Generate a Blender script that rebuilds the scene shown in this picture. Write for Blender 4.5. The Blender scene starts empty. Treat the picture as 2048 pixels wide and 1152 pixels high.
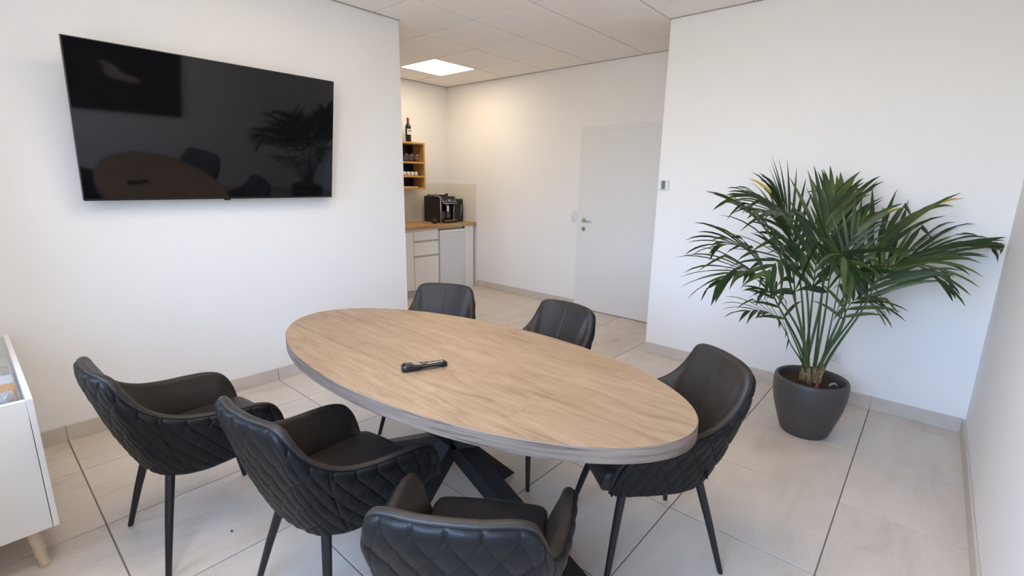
import bpy, math, random
import numpy as np
from mathutils import Vector, Matrix
random.seed(7)
sc = bpy.context.scene
COL = sc.collection
PI = math.pi

# ---------------------------------------------------------------- camera
CAMR = [[0.658274064565801, -0.7526019113078194, 0.016297822426230756],
        [-0.1535913890874298, -0.15547273780262363, -0.9758267843210445],
        [0.7369429700582084, 0.6398582584416441, -0.21793684403012872]]
cd = bpy.data.cameras.new('camera'); cam = bpy.data.objects.new('camera', cd); COL.objects.link(cam)
cd.sensor_width = 36; cd.lens = 36 * 963.87 / 2048; cd.clip_start = 0.02; cd.clip_end = 200
r, d, f = [Vector(v) for v in CAMR]
m = Matrix((r, -d, -f)).transposed().to_4x4(); m.translation = Vector((0, 0, 1.51))
cam.matrix_world = m
sc.camera = cam

# ---------------------------------------------------------------- world (sky outside the windows)
SKY = 5.4
w = bpy.data.worlds.new('sky'); sc.world = w; w.use_nodes = True
nt = w.node_tree; nt.nodes.clear()
tc = nt.nodes.new('ShaderNodeTexCoord'); sx = nt.nodes.new('ShaderNodeSeparateXYZ')
cr = nt.nodes.new('ShaderNodeValToRGB'); bg = nt.nodes.new('ShaderNodeBackground'); wo = nt.nodes.new('ShaderNodeOutputWorld')
mp = nt.nodes.new('ShaderNodeMapRange'); mp.inputs['From Min'].default_value = -1; mp.inputs['From Max'].default_value = 1
nt.links.new(tc.outputs['Generated'], sx.inputs[0]); nt.links.new(sx.outputs['Z'], mp.inputs['Value'])
nt.links.new(mp.outputs[0], cr.inputs[0]); nt.links.new(cr.outputs[0], bg.inputs[0]); nt.links.new(bg.outputs[0], wo.inputs[0])
e = cr.color_ramp.elements
e[0].position = 0.0; e[0].color = (.42, .39, .35, 1)
e[1].position = 1.0; e[1].color = (.42, .62, 1.0, 1)
for p, c in ((.47, (.52, .49, .45, 1)), (.52, (.84, .95, 1.10, 1)), (.60, (.66, .92, 1.42, 1))):
    q = e.new(p); q.color = c
bg.inputs[1].default_value = SKY

# light portals in the two window openings (real daylight guidance, no light of their own)
WX = -0.36
WINS = [(-0.25, 1.20), (2.05, 2.60)]
WZ = (0.85, 2.45)
for i, (y0, y1) in enumerate(WINS):
    ld = bpy.data.lights.new('window_portal', 'AREA'); ld.shape = 'RECTANGLE'
    ld.size = WZ[1] - WZ[0]; ld.size_y = y1 - y0; ld.cycles.is_portal = True
    lo = bpy.data.objects.new('window_portal', ld); COL.objects.link(lo)
    lo.location = (WX - .29, (y0 + y1) / 2, sum(WZ) / 2); lo.rotation_euler = (0, -PI / 2, 0)

vs = sc.view_settings
vs.view_transform = 'Standard'; vs.look = 'None'; vs.gamma = 1; vs.use_curve_mapping = False
vs.exposure = 1.47
sc.cycles.use_denoising = True
sc.cycles.max_bounces = 12; sc.cycles.diffuse_bounces = 8; sc.cycles.transparent_max_bounces = 12
sc.cycles.sample_clamp_indirect = 8

# ---------------------------------------------------------------- materials
MATS = {}
def nd(nt, t, **kw):
    n = nt.nodes.new(t)
    for k, v in kw.items():
        if hasattr(n, k): setattr(n, k, v)
        else: n.inputs[k].default_value = v
    return n
def mat(name, col, rough=.5, metal=0., spec=.5, bump=0., bscale=80., vary=0., vscale=4., coat=0., emit=None, estr=0., trans=0., ior=1.45, alpha=1.):
    M = bpy.data.materials.new(name); M.use_nodes = True; t = M.node_tree
    b = t.nodes['Principled BSDF']
    b.inputs['Base Color'].default_value = (*col, 1); b.inputs['Roughness'].default_value = rough
    b.inputs['Metallic'].default_value = metal; b.inputs['Specular IOR Level'].default_value = spec
    b.inputs['Coat Weight'].default_value = coat; b.inputs['IOR'].default_value = ior
    b.inputs['Transmission Weight'].default_value = trans; b.inputs['Alpha'].default_value = alpha
    if emit: b.inputs['Emission Color'].default_value = (*emit, 1); b.inputs['Emission Strength'].default_value = estr
    geo = nd(t, 'ShaderNodeNewGeometry')
    if vary:
        n = nd(t, 'ShaderNodeTexNoise', Scale=vscale, Detail=5.)
        t.links.new(geo.outputs['Position'], n.inputs['Vector'])
        mr = nd(t, 'ShaderNodeMapRange'); mr.inputs['To Min'].default_value = 1 - vary; mr.inputs['To Max'].default_value = 1 + vary
        mr.inputs['From Min'].default_value = .3; mr.inputs['From Max'].default_value = .7
        mx = nd(t, 'ShaderNodeVectorMath', operation='SCALE'); mx.inputs[0].default_value = col
        t.links.new(n.outputs[0], mr.inputs[0]); t.links.new(mr.outputs[0], mx.inputs['Scale']); t.links.new(mx.outputs[0], b.inputs['Base Color'])
    if bump:
        n = nd(t, 'ShaderNodeTexNoise', Scale=bscale, Detail=4.)
        t.links.new(geo.outputs['Position'], n.inputs['Vector'])
        bp = nd(t, 'ShaderNodeBump', Strength=bump, Distance=.002)
        t.links.new(n.outputs[0], bp.inputs['Height']); t.links.new(bp.outputs[0], b.inputs['Normal'])
    MATS[name] = M
    return M

mat('wall_paint', (.81, .805, .795), .75, spec=.2, bump=.25, bscale=160)
mat('wall_white_trim', (.80, .80, .79), .45)
mat('ceiling_tile', (.87, .84, .81), .85, spec=.1, bump=.35, bscale=300, vary=.02, vscale=60)
mat('ceiling_bar_shade', (.36, .34, .32), .5)  # white bars; the grey puts the shadow of the gaps into the colour
mat('grout', (.19, .175, .155), .8, vary=.08, vscale=30)
mat('skirting', (.56, .51, .45), .5, vary=.06, vscale=9)
mat('door_white', (.745, .745, .74), .4, spec=.3)
mat('plastic_white', (.74, .74, .73), .3)
mat('plastic_grey', (.45, .45, .45), .4)
mat('dark_gap', (.03, .03, .03), .8)
mat('steel', (.55, .53, .50), .28, metal=1)
mat('chrome', (.75, .75, .76), .15, metal=1)
mat('black_plastic', (.012, .012, .013), .3)
mat('black_gloss', (.008, .008, .009), .12)
mat('screen_glass', (.004, .004, .005), .045, spec=.55, ior=1.5)
mat('tv_bezel', (.05, .05, .055), .3, metal=.5)
mat('powder_black', (.012, .012, .013), .5, bump=.2, bscale=300)
mat('leather_black', (.008, .0078, .008), .43, spec=.25, bump=.35, bscale=220, vary=.15, vscale=20)
mat('leather_warm_lit', (.026, .021, .0175), .44, spec=.36, bump=.35, bscale=220, vary=.15, vscale=14)  # same black leather, with warm ceiling light put into its colour
mat('chair_leg', (.012, .012, .013), .35)
mat('pot_grey', (.060, .057, .056), .42, bump=.15, bscale=200)
mat('soil', (.035, .020, .012), .95, bump=1., bscale=60, vary=.5, vscale=60)
mat('stem_green', (.050, .095, .028), .4, vary=.35, vscale=6)
mat('stem_sheath', (.26, .17, .08), .8, vary=.4, vscale=30)
mat('cane_red', (.25, .07, .05), .6)
mat('kitchen_white', (.78, .78, .77), .35)
mat('fridge_white', (.66, .68, .70), .3)
mat('sideboard_white', (.80, .79, .76), .4)
mat('rail_grey', (.50, .49, .47), .4)
mat('splash_beige', (.75, .71, .63), .25)
mat('leg_wood', (.62, .49, .36), .5, vary=.12, vscale=30)
mat('bottle_glass', (.012, .014, .010), .12)
mat('capsule_red', (.28, .015, .015), .35)
mat('label_paper', (.70, .67, .62), .7)
mat('label_ink', (.12, .12, .12), .7)
mat('cup_white', (.75, .73, .70), .25)
mat('cup_dark', (.03, .025, .022), .35)
mat('display_grey', (.16, .20, .22), .25)
mat('key_white', (.75, .75, .75), .5)
mat('orange_card', (.72, .30, .06), .6)
mat('white_card', (.80, .80, .80), .6)
mat('grey_foil', (.30, .29, .33), .3, metal=.4, vary=.4, vscale=40)
mat('cloth_pale', (.55, .48, .44), .7, vary=.3, vscale=40)
mat('coffee_beans', (.16, .07, .04), .5, vary=.5, vscale=200)
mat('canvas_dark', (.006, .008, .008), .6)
mat('canvas_pale', (.42, .32, .30), .6, vary=.4, vscale=14)
mat('pebble', (.02, .02, .02), .7)
mat('window_frame', (.78, .78, .78), .35)
mat('panel_light', (.9, .9, .9), .4, emit=(1.0, .82, .60), estr=5.3)

mat('panel_light_2', (.9, .9, .9), .4, emit=(1.0, .84, .66), estr=4.4)

def glass_pane(name, tint=(.95, .98, 1.)):
    M = bpy.data.materials.new(name); M.use_nodes = True; t = M.node_tree; t.nodes.clear()
    o = nd(t, 'ShaderNodeOutputMaterial'); tr = nd(t, 'ShaderNodeBsdfTransparent'); tr.inputs[0].default_value = (*tint, 1)
    g = nd(t, 'ShaderNodeBsdfGlossy', Roughness=.02); lw = nd(t, 'ShaderNodeLayerWeight', Blend=.5); pw = nd(t, 'ShaderNodeMath', operation='POWER'); pw.inputs[1].default_value = 4.5; fr = nd(t, 'ShaderNodeMath', operation='MULTIPLY_ADD'); fr.inputs[1].default_value = .8; fr.inputs[2].default_value = .035; mx = nd(t, 'ShaderNodeMixShader')
    t.links.new(lw.outputs['Facing'], pw.inputs[0]); t.links.new(pw.outputs[0], fr.inputs[0]); t.links.new(fr.outputs[0], mx.inputs[0]); t.links.new(tr.outputs[0], mx.inputs[1]); t.links.new(g.outputs[0], mx.inputs[2]); t.links.new(mx.outputs[0], o.inputs[0])
    MATS[name] = M
glass_pane('window_glass'); glass_pane('cabinet_glass')
mat('wine_glass', (1, 1, 1), .0, trans=1., ior=1.45)

def floor_tile_mat():
    M = bpy.data.materials.new('floor_tile'); M.use_nodes = True; t = M.node_tree; b = t.nodes['Principled BSDF']
    geo = nd(t, 'ShaderNodeNewGeometry'); oi = nd(t, 'ShaderNodeObjectInfo')
    cmb = nd(t, 'ShaderNodeVectorMath', operation='SCALE'); cmb.inputs[0].default_value = (17., 31., 0); t.links.new(oi.outputs['Random'], cmb.inputs['Scale'])
    ad = nd(t, 'ShaderNodeVectorMath', operation='ADD'); t.links.new(geo.outputs['Position'], ad.inputs[0]); t.links.new(cmb.outputs[0], ad.inputs[1])
    mpp = nd(t, 'ShaderNodeMapping'); mpp.inputs['Rotation'].default_value = (0, 0, .5); mpp.inputs['Scale'].default_value = (1.4, 4.2, 1)
    t.links.new(ad.outputs[0], mpp.inputs['Vector'])
    n1 = nd(t, 'ShaderNodeTexNoise', Scale=1.3, Detail=8., Roughness=.62, Distortion=.6); t.links.new(mpp.outputs[0], n1.inputs['Vector'])
    n2 = nd(t, 'ShaderNodeTexNoise', Scale=90., Detail=3.); t.links.new(geo.outputs['Position'], n2.inputs['Vector'])
    cr = nd(t, 'ShaderNodeValToRGB'); el = cr.color_ramp.elements
    el[0].position = .28; el[0].color = (.50, .435, .37, 1); el[1].position = .72; el[1].color = (.66, .585, .51, 1)
    q = el.new(.42); q.color = (.585, .515, .445, 1)
    t.links.new(n1.outputs[0], cr.inputs[0])
    mr = nd(t, 'ShaderNodeMapRange'); mr.inputs['From Min'].default_value = .3; mr.inputs['From Max'].default_value = .7; mr.inputs['To Min'].default_value = .96; mr.inputs['To Max'].default_value = 1.04
    t.links.new(n2.outputs[0], mr.inputs[0])
    sc_ = nd(t, 'ShaderNodeVectorMath', operation='SCALE'); t.links.new(cr.outputs[0], sc_.inputs[0]); t.links.new(mr.outputs[0], sc_.inputs['Scale'])
    t.links.new(sc_.outputs[0], b.inputs['Base Color'])
    b.inputs['Roughness'].default_value = .36; b.inputs['Specular IOR Level'].default_value = .45
    bp = nd(t, 'ShaderNodeBump', Strength=.06, Distance=.002); t.links.new(n2.outputs[0], bp.inputs['Height']); t.links.new(bp.outputs[0], b.inputs['Normal'])
    MATS['floor_tile'] = M
floor_tile_mat()

def wood_mat(name, c_lo, c_mid, c_hi, axis, plank, length, rough=.5, rowvar=.14, grain=1.):
    """planks running along `axis` (0 x, 1 y); plank = width across, length = board length; print only"""
    M = bpy.data.materials.new(name); M.use_nodes = True; t = M.node_tree; b = t.nodes['Principled BSDF']; L = t.links.new
    geo = nd(t, 'ShaderNodeTexCoord'); sp = nd(t, 'ShaderNodeSeparateXYZ'); L(geo.outputs['Object'], sp.inputs[0])
    al, ac = (sp.outputs['X'], sp.outputs['Y']) if axis == 0 else (sp.outputs['Y'], sp.outputs['X'])
    def mth(op, a, bb=None):
        n = nd(t, 'ShaderNodeMath', operation=op)
        for i, v in enumerate((a, bb)):
            if v is None: continue
            if isinstance(v, (int, float)): n.inputs[i].default_value = v
            else: L(v, n.inputs[i])
        return n.outputs[0]
    row_f = mth('DIVIDE', ac, plank); row = mth('FLOOR', row_f)
    wn = nd(t, 'ShaderNodeTexWhiteNoise', noise_dimensions='1D'); L(row, wn.inputs['W'])
    bd_f = mth('ADD', mth('DIVIDE', al, length), mth('MULTIPLY', wn.outputs['Value'], 5.)); bd = mth('FLOOR', bd_f)
    cv = nd(t, 'ShaderNodeCombineXYZ'); L(row, cv.inputs[0]); L(bd, cv.inputs[1])
    w2 = nd(t, 'ShaderNodeTexWhiteNoise', noise_dimensions='2D'); L(cv.outputs[0], w2.inputs['Vector'])
    # grain vector: stretched along the board, shifted for each board
    gx = nd(t, 'ShaderNodeCombineXYZ'); L(mth('ADD', mth('MULTIPLY', al, 2.2), mth('MULTIPLY', w2.outputs['Value'], 37.)), gx.inputs[0])
    L(mth('MULTIPLY', ac, 17.), gx.inputs[1]); L(mth('MULTIPLY', sp.outputs['Z'], 26.), gx.inputs[2])
    n1 = nd(t, 'ShaderNodeTexNoise', Scale=1.0, Detail=9., Roughness=.66, Distortion=1.6); L(gx.outputs[0], n1.inputs['Vector'])
    gy = nd(t, 'ShaderNodeCombineXYZ'); L(mth('MULTIPLY', al, 9.), gy.inputs[0]); L(mth('MULTIPLY', ac, 190.), gy.inputs[1]); L(mth('MULTIPLY', sp.outputs['Z'], 190.), gy.inputs[2])
    n2 = nd(t, 'ShaderNodeTexNoise', Scale=1., Detail=4.); L(gy.outputs[0], n2.inputs['Vector'])
    # cross figure (saw marks)
    gz = nd(t, 'ShaderNodeCombineXYZ'); L(mth('MULTIPLY', al, 38.), gz.inputs[0]); L(mth('MULTIPLY', ac, 5.), gz.inputs[1]); L(w2.outputs['Value'], gz.inputs[2])
    n3 = nd(t, 'ShaderNodeTexNoise', Scale=1., Detail=3., Distortion=1.); L(gz.outputs[0], n3.inputs['Vector'])
    v = mth('ADD', mth('MULTIPLY', n1.outputs[0], .80), mth('ADD', mth('MULTIPLY', n2.outputs[0], .18 * grain), mth('MULTIPLY', n3.outputs[0], .10 * grain)))
    v = mth('ADD', v, mth('MULTIPLY', mth('SUBTRACT', w2.outputs['Value'], .5), rowvar))
    cr = nd(t, 'ShaderNodeValToRGB'); el = cr.color_ramp.elements
    el[0].position = .36; el[0].color = (*c_lo, 1); el[1].position = .70; el[1].color = (*c_hi, 1); q = el.new(.50); q.color = (*c_mid, 1)
    L(v, cr.inputs[0])
    fr = mth('FRACT', row_f); ed = mth('MINIMUM', fr, mth('SUBTRACT', 1., fr)); fb = mth('FRACT', bd_f); eb = mth('MULTIPLY', mth('MINIMUM', fb, mth('SUBTRACT', 1., fb)), length / plank)
    mr = nd(t, 'ShaderNodeMapRange'); mr.inputs['From Max'].default_value = .018; mr.inputs['To Min'].default_value = .82; L(mth('MINIMUM', ed, eb), mr.inputs[0])
    sc_ = nd(t, 'ShaderNodeVectorMath', operation='SCALE'); L(cr.outputs[0], sc_.inputs[0]); L(mr.outputs[0], sc_.inputs['Scale'])
    L(sc_.outputs[0], b.inputs['Base Color']); b.inputs['Roughness'].default_value = rough; b.inputs['Specular IOR Level'].default_value = .35
    bp = nd(t, 'ShaderNodeBump', Strength=.12, Distance=.001); L(n2.outputs[0], bp.inputs['Height']); L(bp.outputs[0], b.inputs['Normal'])
    MATS[name] = M
wood_mat('table_wood', (.195, .122, .070), (.295, .198, .120), (.37, .262, .168), 1, .135, 1.5, rough=.40, rowvar=.09)
def edge_mat():
    M = bpy.data.materials.new('table_edge'); M.use_nodes = True; t = M.node_tree; b = t.nodes['Principled BSDF']; L = t.links.new
    tc_ = nd(t, 'ShaderNodeTexCoord'); mp_ = nd(t, 'ShaderNodeMapping'); mp_.inputs['Scale'].default_value = (3.2, 3.2, 75.); L(tc_.outputs['Object'], mp_.inputs['Vector'])
    n = nd(t, 'ShaderNodeTexNoise', Scale=1.0, Detail=7., Roughness=.62, Distortion=.4); L(mp_.outputs[0], n.inputs['Vector'])
    cr = nd(t, 'ShaderNodeValToRGB'); el = cr.color_ramp.elements
    el[0].position = .36; el[0].color = (.10, .068, .050, 1); el[1].position = .64; el[1].color = (.25, .188, .14, 1); q = el.new(.46); q.color = (.185, .137, .102, 1)
    L(n.outputs[0], cr.inputs[0])
    sp = nd(t, 'ShaderNodeSeparateXYZ'); L(tc_.outputs['Object'], sp.inputs[0])
    a = nd(t, 'ShaderNodeMath', operation='SUBTRACT'); a.inputs[1].default_value = .7335; L(sp.outputs['Z'], a.inputs[0])
    ab = nd(t, 'ShaderNodeMath', operation='ABSOLUTE'); L(a.outputs[0], ab.inputs[0])
    mr = nd(t, 'ShaderNodeMapRange'); mr.inputs['From Max'].default_value = .0011; mr.inputs['To Min'].default_value = .72; L(ab.outputs[0], mr.inputs[0])
    sc_ = nd(t, 'ShaderNodeVectorMath', operation='SCALE'); L(cr.outputs[0], sc_.inputs[0]); L(mr.outputs[0], sc_.inputs['Scale']); L(sc_.outputs[0], b.inputs['Base Color'])
    b.inputs['Roughness'].default_value = .55; b.inputs['Specular IOR Level'].default_value = .3
    MATS['table_edge'] = M
edge_mat()
wood_mat('counter_wood', (.30, .155, .055), (.44, .26, .11), (.52, .33, .16), 0, .06, .5, rough=.35)
wood_mat('shelf_wood', (.40, .20, .055), (.52, .29, .09), (.60, .36, .13), 0, .2, 2., rough=.4)

def leaf_mat():
    M = bpy.data.materials.new('palm_leaf'); M.use_nodes = True; t = M.node_tree; b = t.nodes['Principled BSDF']; L = t.links.new
    oi = nd(t, 'ShaderNodeObjectInfo'); geo = nd(t, 'ShaderNodeNewGeometry')
    n = nd(t, 'ShaderNodeTexNoise', Scale=5., Detail=3.); L(geo.outputs['Position'], n.inputs['Vector'])
    ad = nd(t, 'ShaderNodeMath', operation='ADD'); L(n.outputs[0], ad.inputs[0]); mu = nd(t, 'ShaderNodeMath', operation='MULTIPLY'); mu.inputs[1].default_value = .5
    L(oi.outputs['Random'], mu.inputs[0]); L(mu.outputs[0], ad.inputs[1])
    cr = nd(t, 'ShaderNodeValToRGB'); el = cr.color_ramp.elements
    el[0].position = .42; el[0].color = (.011, .030, .010, 1); el[1].position = 1.02; el[1].color = (.085, .125, .035, 1)
    q = el.new(.75); q.color = (.022, .050, .015, 1)
    L(ad.outputs[0], cr.inputs[0]); L(cr.outputs[0], b.inputs['Base Color'])
    b.inputs['Roughness'].default_value = .42; b.inputs['Specular IOR Level'].default_value = .45
    tl = nd(t, 'ShaderNodeBsdfTranslucent'); tl.inputs[0].default_value = (.07, .13, .025, 1)
    mx = nd(t, 'ShaderNodeMixShader'); mx.inputs[0].default_value = .22; L(b.outputs[0], mx.inputs[1]); L(tl.outputs[0], mx.inputs[2])
    L(mx.outputs[0], t.nodes['Material Output'].inputs[0])
    MATS['palm_leaf'] = M
leaf_mat()
mat('leaf_yellow', (.50, .36, .04), .5, vary=.3, vscale=20)
mat('leaf_brown', (.24, .10, .02), .6, vary=.3, vscale=20)

# ---------------------------------------------------------------- helpers
def wloc(o):
    v = Vector((0, 0, 0))
    while o is not None: v += Vector(o.location); o = o.parent
    return v
def obj(name, verts, faces, m, parent=None, smooth=False, mats=None, midx=None, local=False):
    """verts are given in room coordinates (or in the parent's own when local)"""
    off = wloc(parent) if (parent is not None and not local) else Vector((0, 0, 0))
    me = bpy.data.meshes.new(name)
    me.from_pydata([(v[0] - off[0], v[1] - off[1], v[2] - off[2]) for v in verts], [], [tuple(int(i) for i in f_) for f_ in faces])
    for mm in (mats or [m]): me.materials.append(MATS[mm])
    if midx is not None: me.polygons.foreach_set('material_index', midx)
    if smooth: me.shade_smooth()
    o = bpy.data.objects.new(name, me); COL.objects.link(o)
    if parent is not None: o.parent = parent
    return o
class MB:
    def __init__(s): s.v = []; s.f = []
    def add(s, v, f):
        n = len(s.v); s.v += [tuple(p) for p in v]; s.f += [tuple(i + n for i in q) for q in f]; return s
    def box(s, x0, x1, y0, y1, z0, z1, bev=0.):
        if bev <= 0:
            v = [(x0, y0, z0), (x1, y0, z0), (x1, y1, z0), (x0, y1, z0), (x0, y0, z1), (x1, y0, z1), (x1, y1, z1), (x0, y1, z1)]
            return s.add(v, [(0, 3, 2, 1), (4, 5, 6, 7), (0, 1, 5, 4), (1, 2, 6, 5), (2, 3, 7, 6), (3, 0, 4, 7)])
        bev = min(bev, .49 * min(x1 - x0, y1 - y0, z1 - z0)); b = bev; vid = {}; V = []; F = []
        X = (x0, x1); Y = (y0, y1); Z = (z0, z1)
        for i in (0, 1):
            for j in (0, 1):
                for k in (0, 1):
                    for a in range(3):
                        p = [X[i], Y[j], Z[k]]
                        for c, sg in ((0, i), (1, j), (2, k)):
                            if c != a: p[c] += b if sg == 0 else -b
                        vid[(i, j, k, a)] = len(V); V.append(tuple(p))
        def rev(q, flip): return tuple(reversed(q)) if flip else tuple(q)
        for a in range(3):
            o1, o2 = [(1, 2), (2, 0), (0, 1)][a]
            for sg in (0, 1):
                q = []
                for (u, v_) in ((0, 0), (1, 0), (1, 1), (0, 1)):
                    ijk = [0, 0, 0]; ijk[a] = sg; ijk[o1] = u; ijk[o2] = v_; q.append(vid[(*ijk, a)])
                F.append(rev(q, sg == 0))
        for a in range(3):  # bevel strips along axis a
            o1, o2 = [(1, 2), (2, 0), (0, 1)][a]
            for u in (0, 1):
                for v_ in (0, 1):
                    A = [0, 0, 0]; A[a] = 0; A[o1] = u; A[o2] = v_; B = list(A); B[a] = 1
                    q = [vid[(*A, o1)], vid[(*B, o1)], vid[(*B, o2)], vid[(*A, o2)]]
                    F.append(rev(q, u == v_))
        for i in (0, 1):
            for j in (0, 1):
                for k in (0, 1):
                    q = [vid[(i, j, k, 0)], vid[(i, j, k, 1)], vid[(i, j, k, 2)]]
                    F.append(rev(q, (i + j + k) % 2 == 0))
        return s.add(V, F)
    def lathe(s, prof, cx, cy, n=32, cap0=True, cap1=True, frame=None):
        V = []; F = []
        for (rr, z) in prof:
            for i in range(n):
                a = 2 * PI * i / n; V.append((cx + rr * math.cos(a), cy + rr * math.sin(a), z))
        for k in range(len(prof) - 1):
            for i in range(n):
                j = (i + 1) % n; F.append((k * n + i, k * n + j, (k + 1) * n + j, (k + 1) * n + i))
        if cap0: F.append(tuple(range(n - 1, -1, -1)))
        if cap1: F.append(tuple((len(prof) - 1) * n + i for i in range(n)))
        if frame is not None: V = [tuple(frame @ Vector(p)) for p in V]
        return s.add(V, F)
    def tube(s, pts, radii, n=8, up=(0, 0, 1), caps=True, flat=1.):
        P = [Vector(p) for p in pts]; V = []; F = []
        if not hasattr(radii, '__len__'): radii = [radii] * len(P)
        prev = None
        for i, p in enumerate(P):
            T = (P[min(i + 1, len(P) - 1)] - P[max(i - 1, 0)]).normalized()
            U = Vector(up) if prev is None else prev
            if abs(U.dot(T)) > .98: U = Vector((1, 0, 0))
            U = (U - T * U.dot(T)).normalized(); prev = U; W = T.cross(U)
            for k in range(n):
                a = 2 * PI * k / n; V.append(p + (U * math.cos(a) * flat + W * math.sin(a)) * radii[i])
        for i in range(len(P) - 1):
            for k in range(n):
                j = (k + 1) % n; F.append((i * n + k, i * n + j, (i + 1) * n + j, (i + 1) * n + k))
        if caps: F.append(tuple(range(n - 1, -1, -1))); F.append(tuple((len(P) - 1) * n + k for k in range(n)))
        return s.add(V, F)
    def build(s, name, m, parent=None, smooth=False, **kw): return obj(name, s.v, s.f, m, parent, smooth, **kw)
def box(name, x0, x1, y0, y1, z0, z1, m, parent=None, bev=0.): return MB().box(x0, x1, y0, y1, z0, z1, bev).build(name, m, parent)
def thing(name, label, cat, loc=(0, 0, 0), group=None):
    o = bpy.data.objects.new(name, None); COL.objects.link(o); o.location = loc; o.empty_display_size = .05
    o['label'] = label; o['category'] = cat
    if group: o['group'] = group
    return o
def tag(o, label, cat, group=None):
    o['label'] = label; o['category'] = cat
    if group: o['group'] = group
    return o
def struct(o, label=None, cat=None):
    o['kind'] = 'structure'
    if label: o['label'] = label
    if cat: o['category'] = cat
    return o
def smooth_by_angle(o, deg=35):
    me = o.data; me.shade_smooth()
    try: me.set_sharp_from_angle(angle=math.radians(deg))
    except Exception: pass
    return o

# ---------------------------------------------------------------- room measurements (metres)
ZC = 2.779; YT = 3.583; XE = 2.6465; XP = 3.976; YE = 1.826; XF = 4.854; YR = -0.335; YK = 5.50; XK = 2.30; YH = 0.9
GX, GY, TS = .2291, .1437, .6
CX, CY, CS = 3.0346, 3.0876, .6256

# floor: slab of grout colour and its tiles
fl = struct(box('floor', WX - .3, XF + .15, YR - .15, YK + .15, -.12, -.004, 'grout'), 'pale beige-grey square tiled floor with dark joints', 'floor')
g = .0028
shared = {}
for i in range(-1, 8):
    for j in range(-1, 9):
        x0 = max(GX + TS * i + g, WX); x1 = min(GX + TS * (i + 1) - g, XF); y0 = max(GY + TS * j + g, YR); y1 = min(GY + TS * (j + 1) - g, YK)
        if x1 - x0 < .02 or y1 - y0 < .02: continue
        if x0 > XP + .12 and y1 < YH: continue
        if x1 < XK and y0 > YT + .12: continue
        key = (round(x1 - x0, 4), round(y1 - y0, 4)); cx, cy = (x0 + x1) / 2, (y0 + y1) / 2
        if key not in shared:
            hx, hy = (x1 - x0) / 2, (y1 - y0) / 2; mb = MB().box(-hx, hx, -hy, hy, -.009, 0, .0012)
            o = obj('floor_tile', mb.v, mb.f, 'floor_tile', None); o.parent = fl; shared[key] = o.data
        else:
            o = bpy.data.objects.new('floor_tile', shared[key]); COL.objects.link(o); o.parent = fl
        o.location = (cx, cy, 0)

# ceiling: bars greyed as shadow gaps, and tiles, one cell is the lit panel
ce = struct(box('ceiling', WX - .3, XF + .15, YR - .15, YK + .15, ZC + .006, ZC + .1, 'ceiling_bar_shade'), 'suspended ceiling of pale square panels in thin bars greyed as shadow gaps', 'ceiling')
shared = {}; g = .006
for i in range(-6, 4):
    for j in range(-6, 5):
        if (i, j) in ((1, 2), (-3, -2), (-3, -4), (-5, -3)): continue
        x0 = max(CX + CS * i + g, WX); x1 = min(CX + CS * (i + 1) - g, XF); y0 = max(CY + CS * j + g, YR); y1 = min(CY + CS * (j + 1) - g, YK)
        if x1 - x0 < .02 or y1 - y0 < .02: continue
        if x1 < XK and y0 > YT + .12: continue
        key = (round(x1 - x0, 4), round(y1 - y0, 4)); cx, cy = (x0 + x1) / 2, (y0 + y1) / 2
        if key not in shared:
            hx, hy = (x1 - x0) / 2, (y1 - y0) / 2; mb = MB().box(-hx, hx, -hy, hy, 0, .012, .002)
            o = obj('ceiling_panel', mb.v, mb.f, 'ceiling_tile', None); o.parent = ce; shared[key] = o.data
        else:
            o = bpy.data.objects.new('ceiling_panel', shared[key]); COL.objects.link(o); o.parent = ce
        o.location = (cx, cy, ZC)
# perimeter trim where the ceiling meets walls
def trim(name, x0, x1, y0, y1, z0=ZC - .004, z1=ZC + .006): struct(box(name, x0, x1, y0, y1, z0, z1, 'ceiling_bar_shade'))
trim('trim_1', WX, XE, YT - .018, YT + .001); trim('trim_2', XP - .018, XP + .001, YR, YE); trim('trim_3', XF - .018, XF + .001, YH, YK)
trim('trim_4', XK, XF, YK - .018, YK + .001); trim('trim_5', WX, XP, YR - .001, YR + .018)

WZ1 = ZC + .006
struct(box('wall_left', WX - .3, XE, YT, YT + .12, -.004, WZ1, 'wall_paint'), 'white wall behind the television', 'wall')
struct(box('wall_front', XP, XP + .12, YR, YE, -.004, WZ1, 'wall_paint'), 'white partition wall behind the palm', 'wall')
struct(box('wall_right', WX - .3, XP + .12, YR - .15, YR, -.004, WZ1, 'wall_paint'), 'white wall along the right edge', 'wall')
struct(box('wall_hall', XP + .12, XF, YH - .1, YH, -.004, WZ1, 'wall_paint'), 'white wall closing the passage', 'wall')
struct(box('wall_far', XF, XF + .15, YH - .1, YK + .15, -.004, WZ1, 'wall_paint'), 'white far wall with the door', 'wall')
struct(box('wall_kitchen', XK - .1, XF, YK, YK + .15, -.004, WZ1, 'wall_paint'), 'white wall behind the kitchenette', 'wall')
struct(box('wall_side', XK - .1, XK, YT + .12, YK, -.004, WZ1, 'wall_paint'), 'white side wall of the kitchenette', 'wall')
mb = MB()
ys = [YR - .15, WINS[0][0], WINS[0][1], WINS[1][0], WINS[1][1], YT]
for a, b_ in ((0, 1), (2, 3), (4, 5)): mb.box(WX - .3, WX, ys[a], ys[b_], -.004, WZ1)
for (a, b_) in WINS: mb.box(WX - .3, WX, a, b_, -.004, WZ[0]); mb.box(WX - .3, WX, a, b_, WZ[1], WZ1)
struct(mb.build('wall_back', 'wall_paint'), 'white window wall behind the camera', 'wall')
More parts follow.
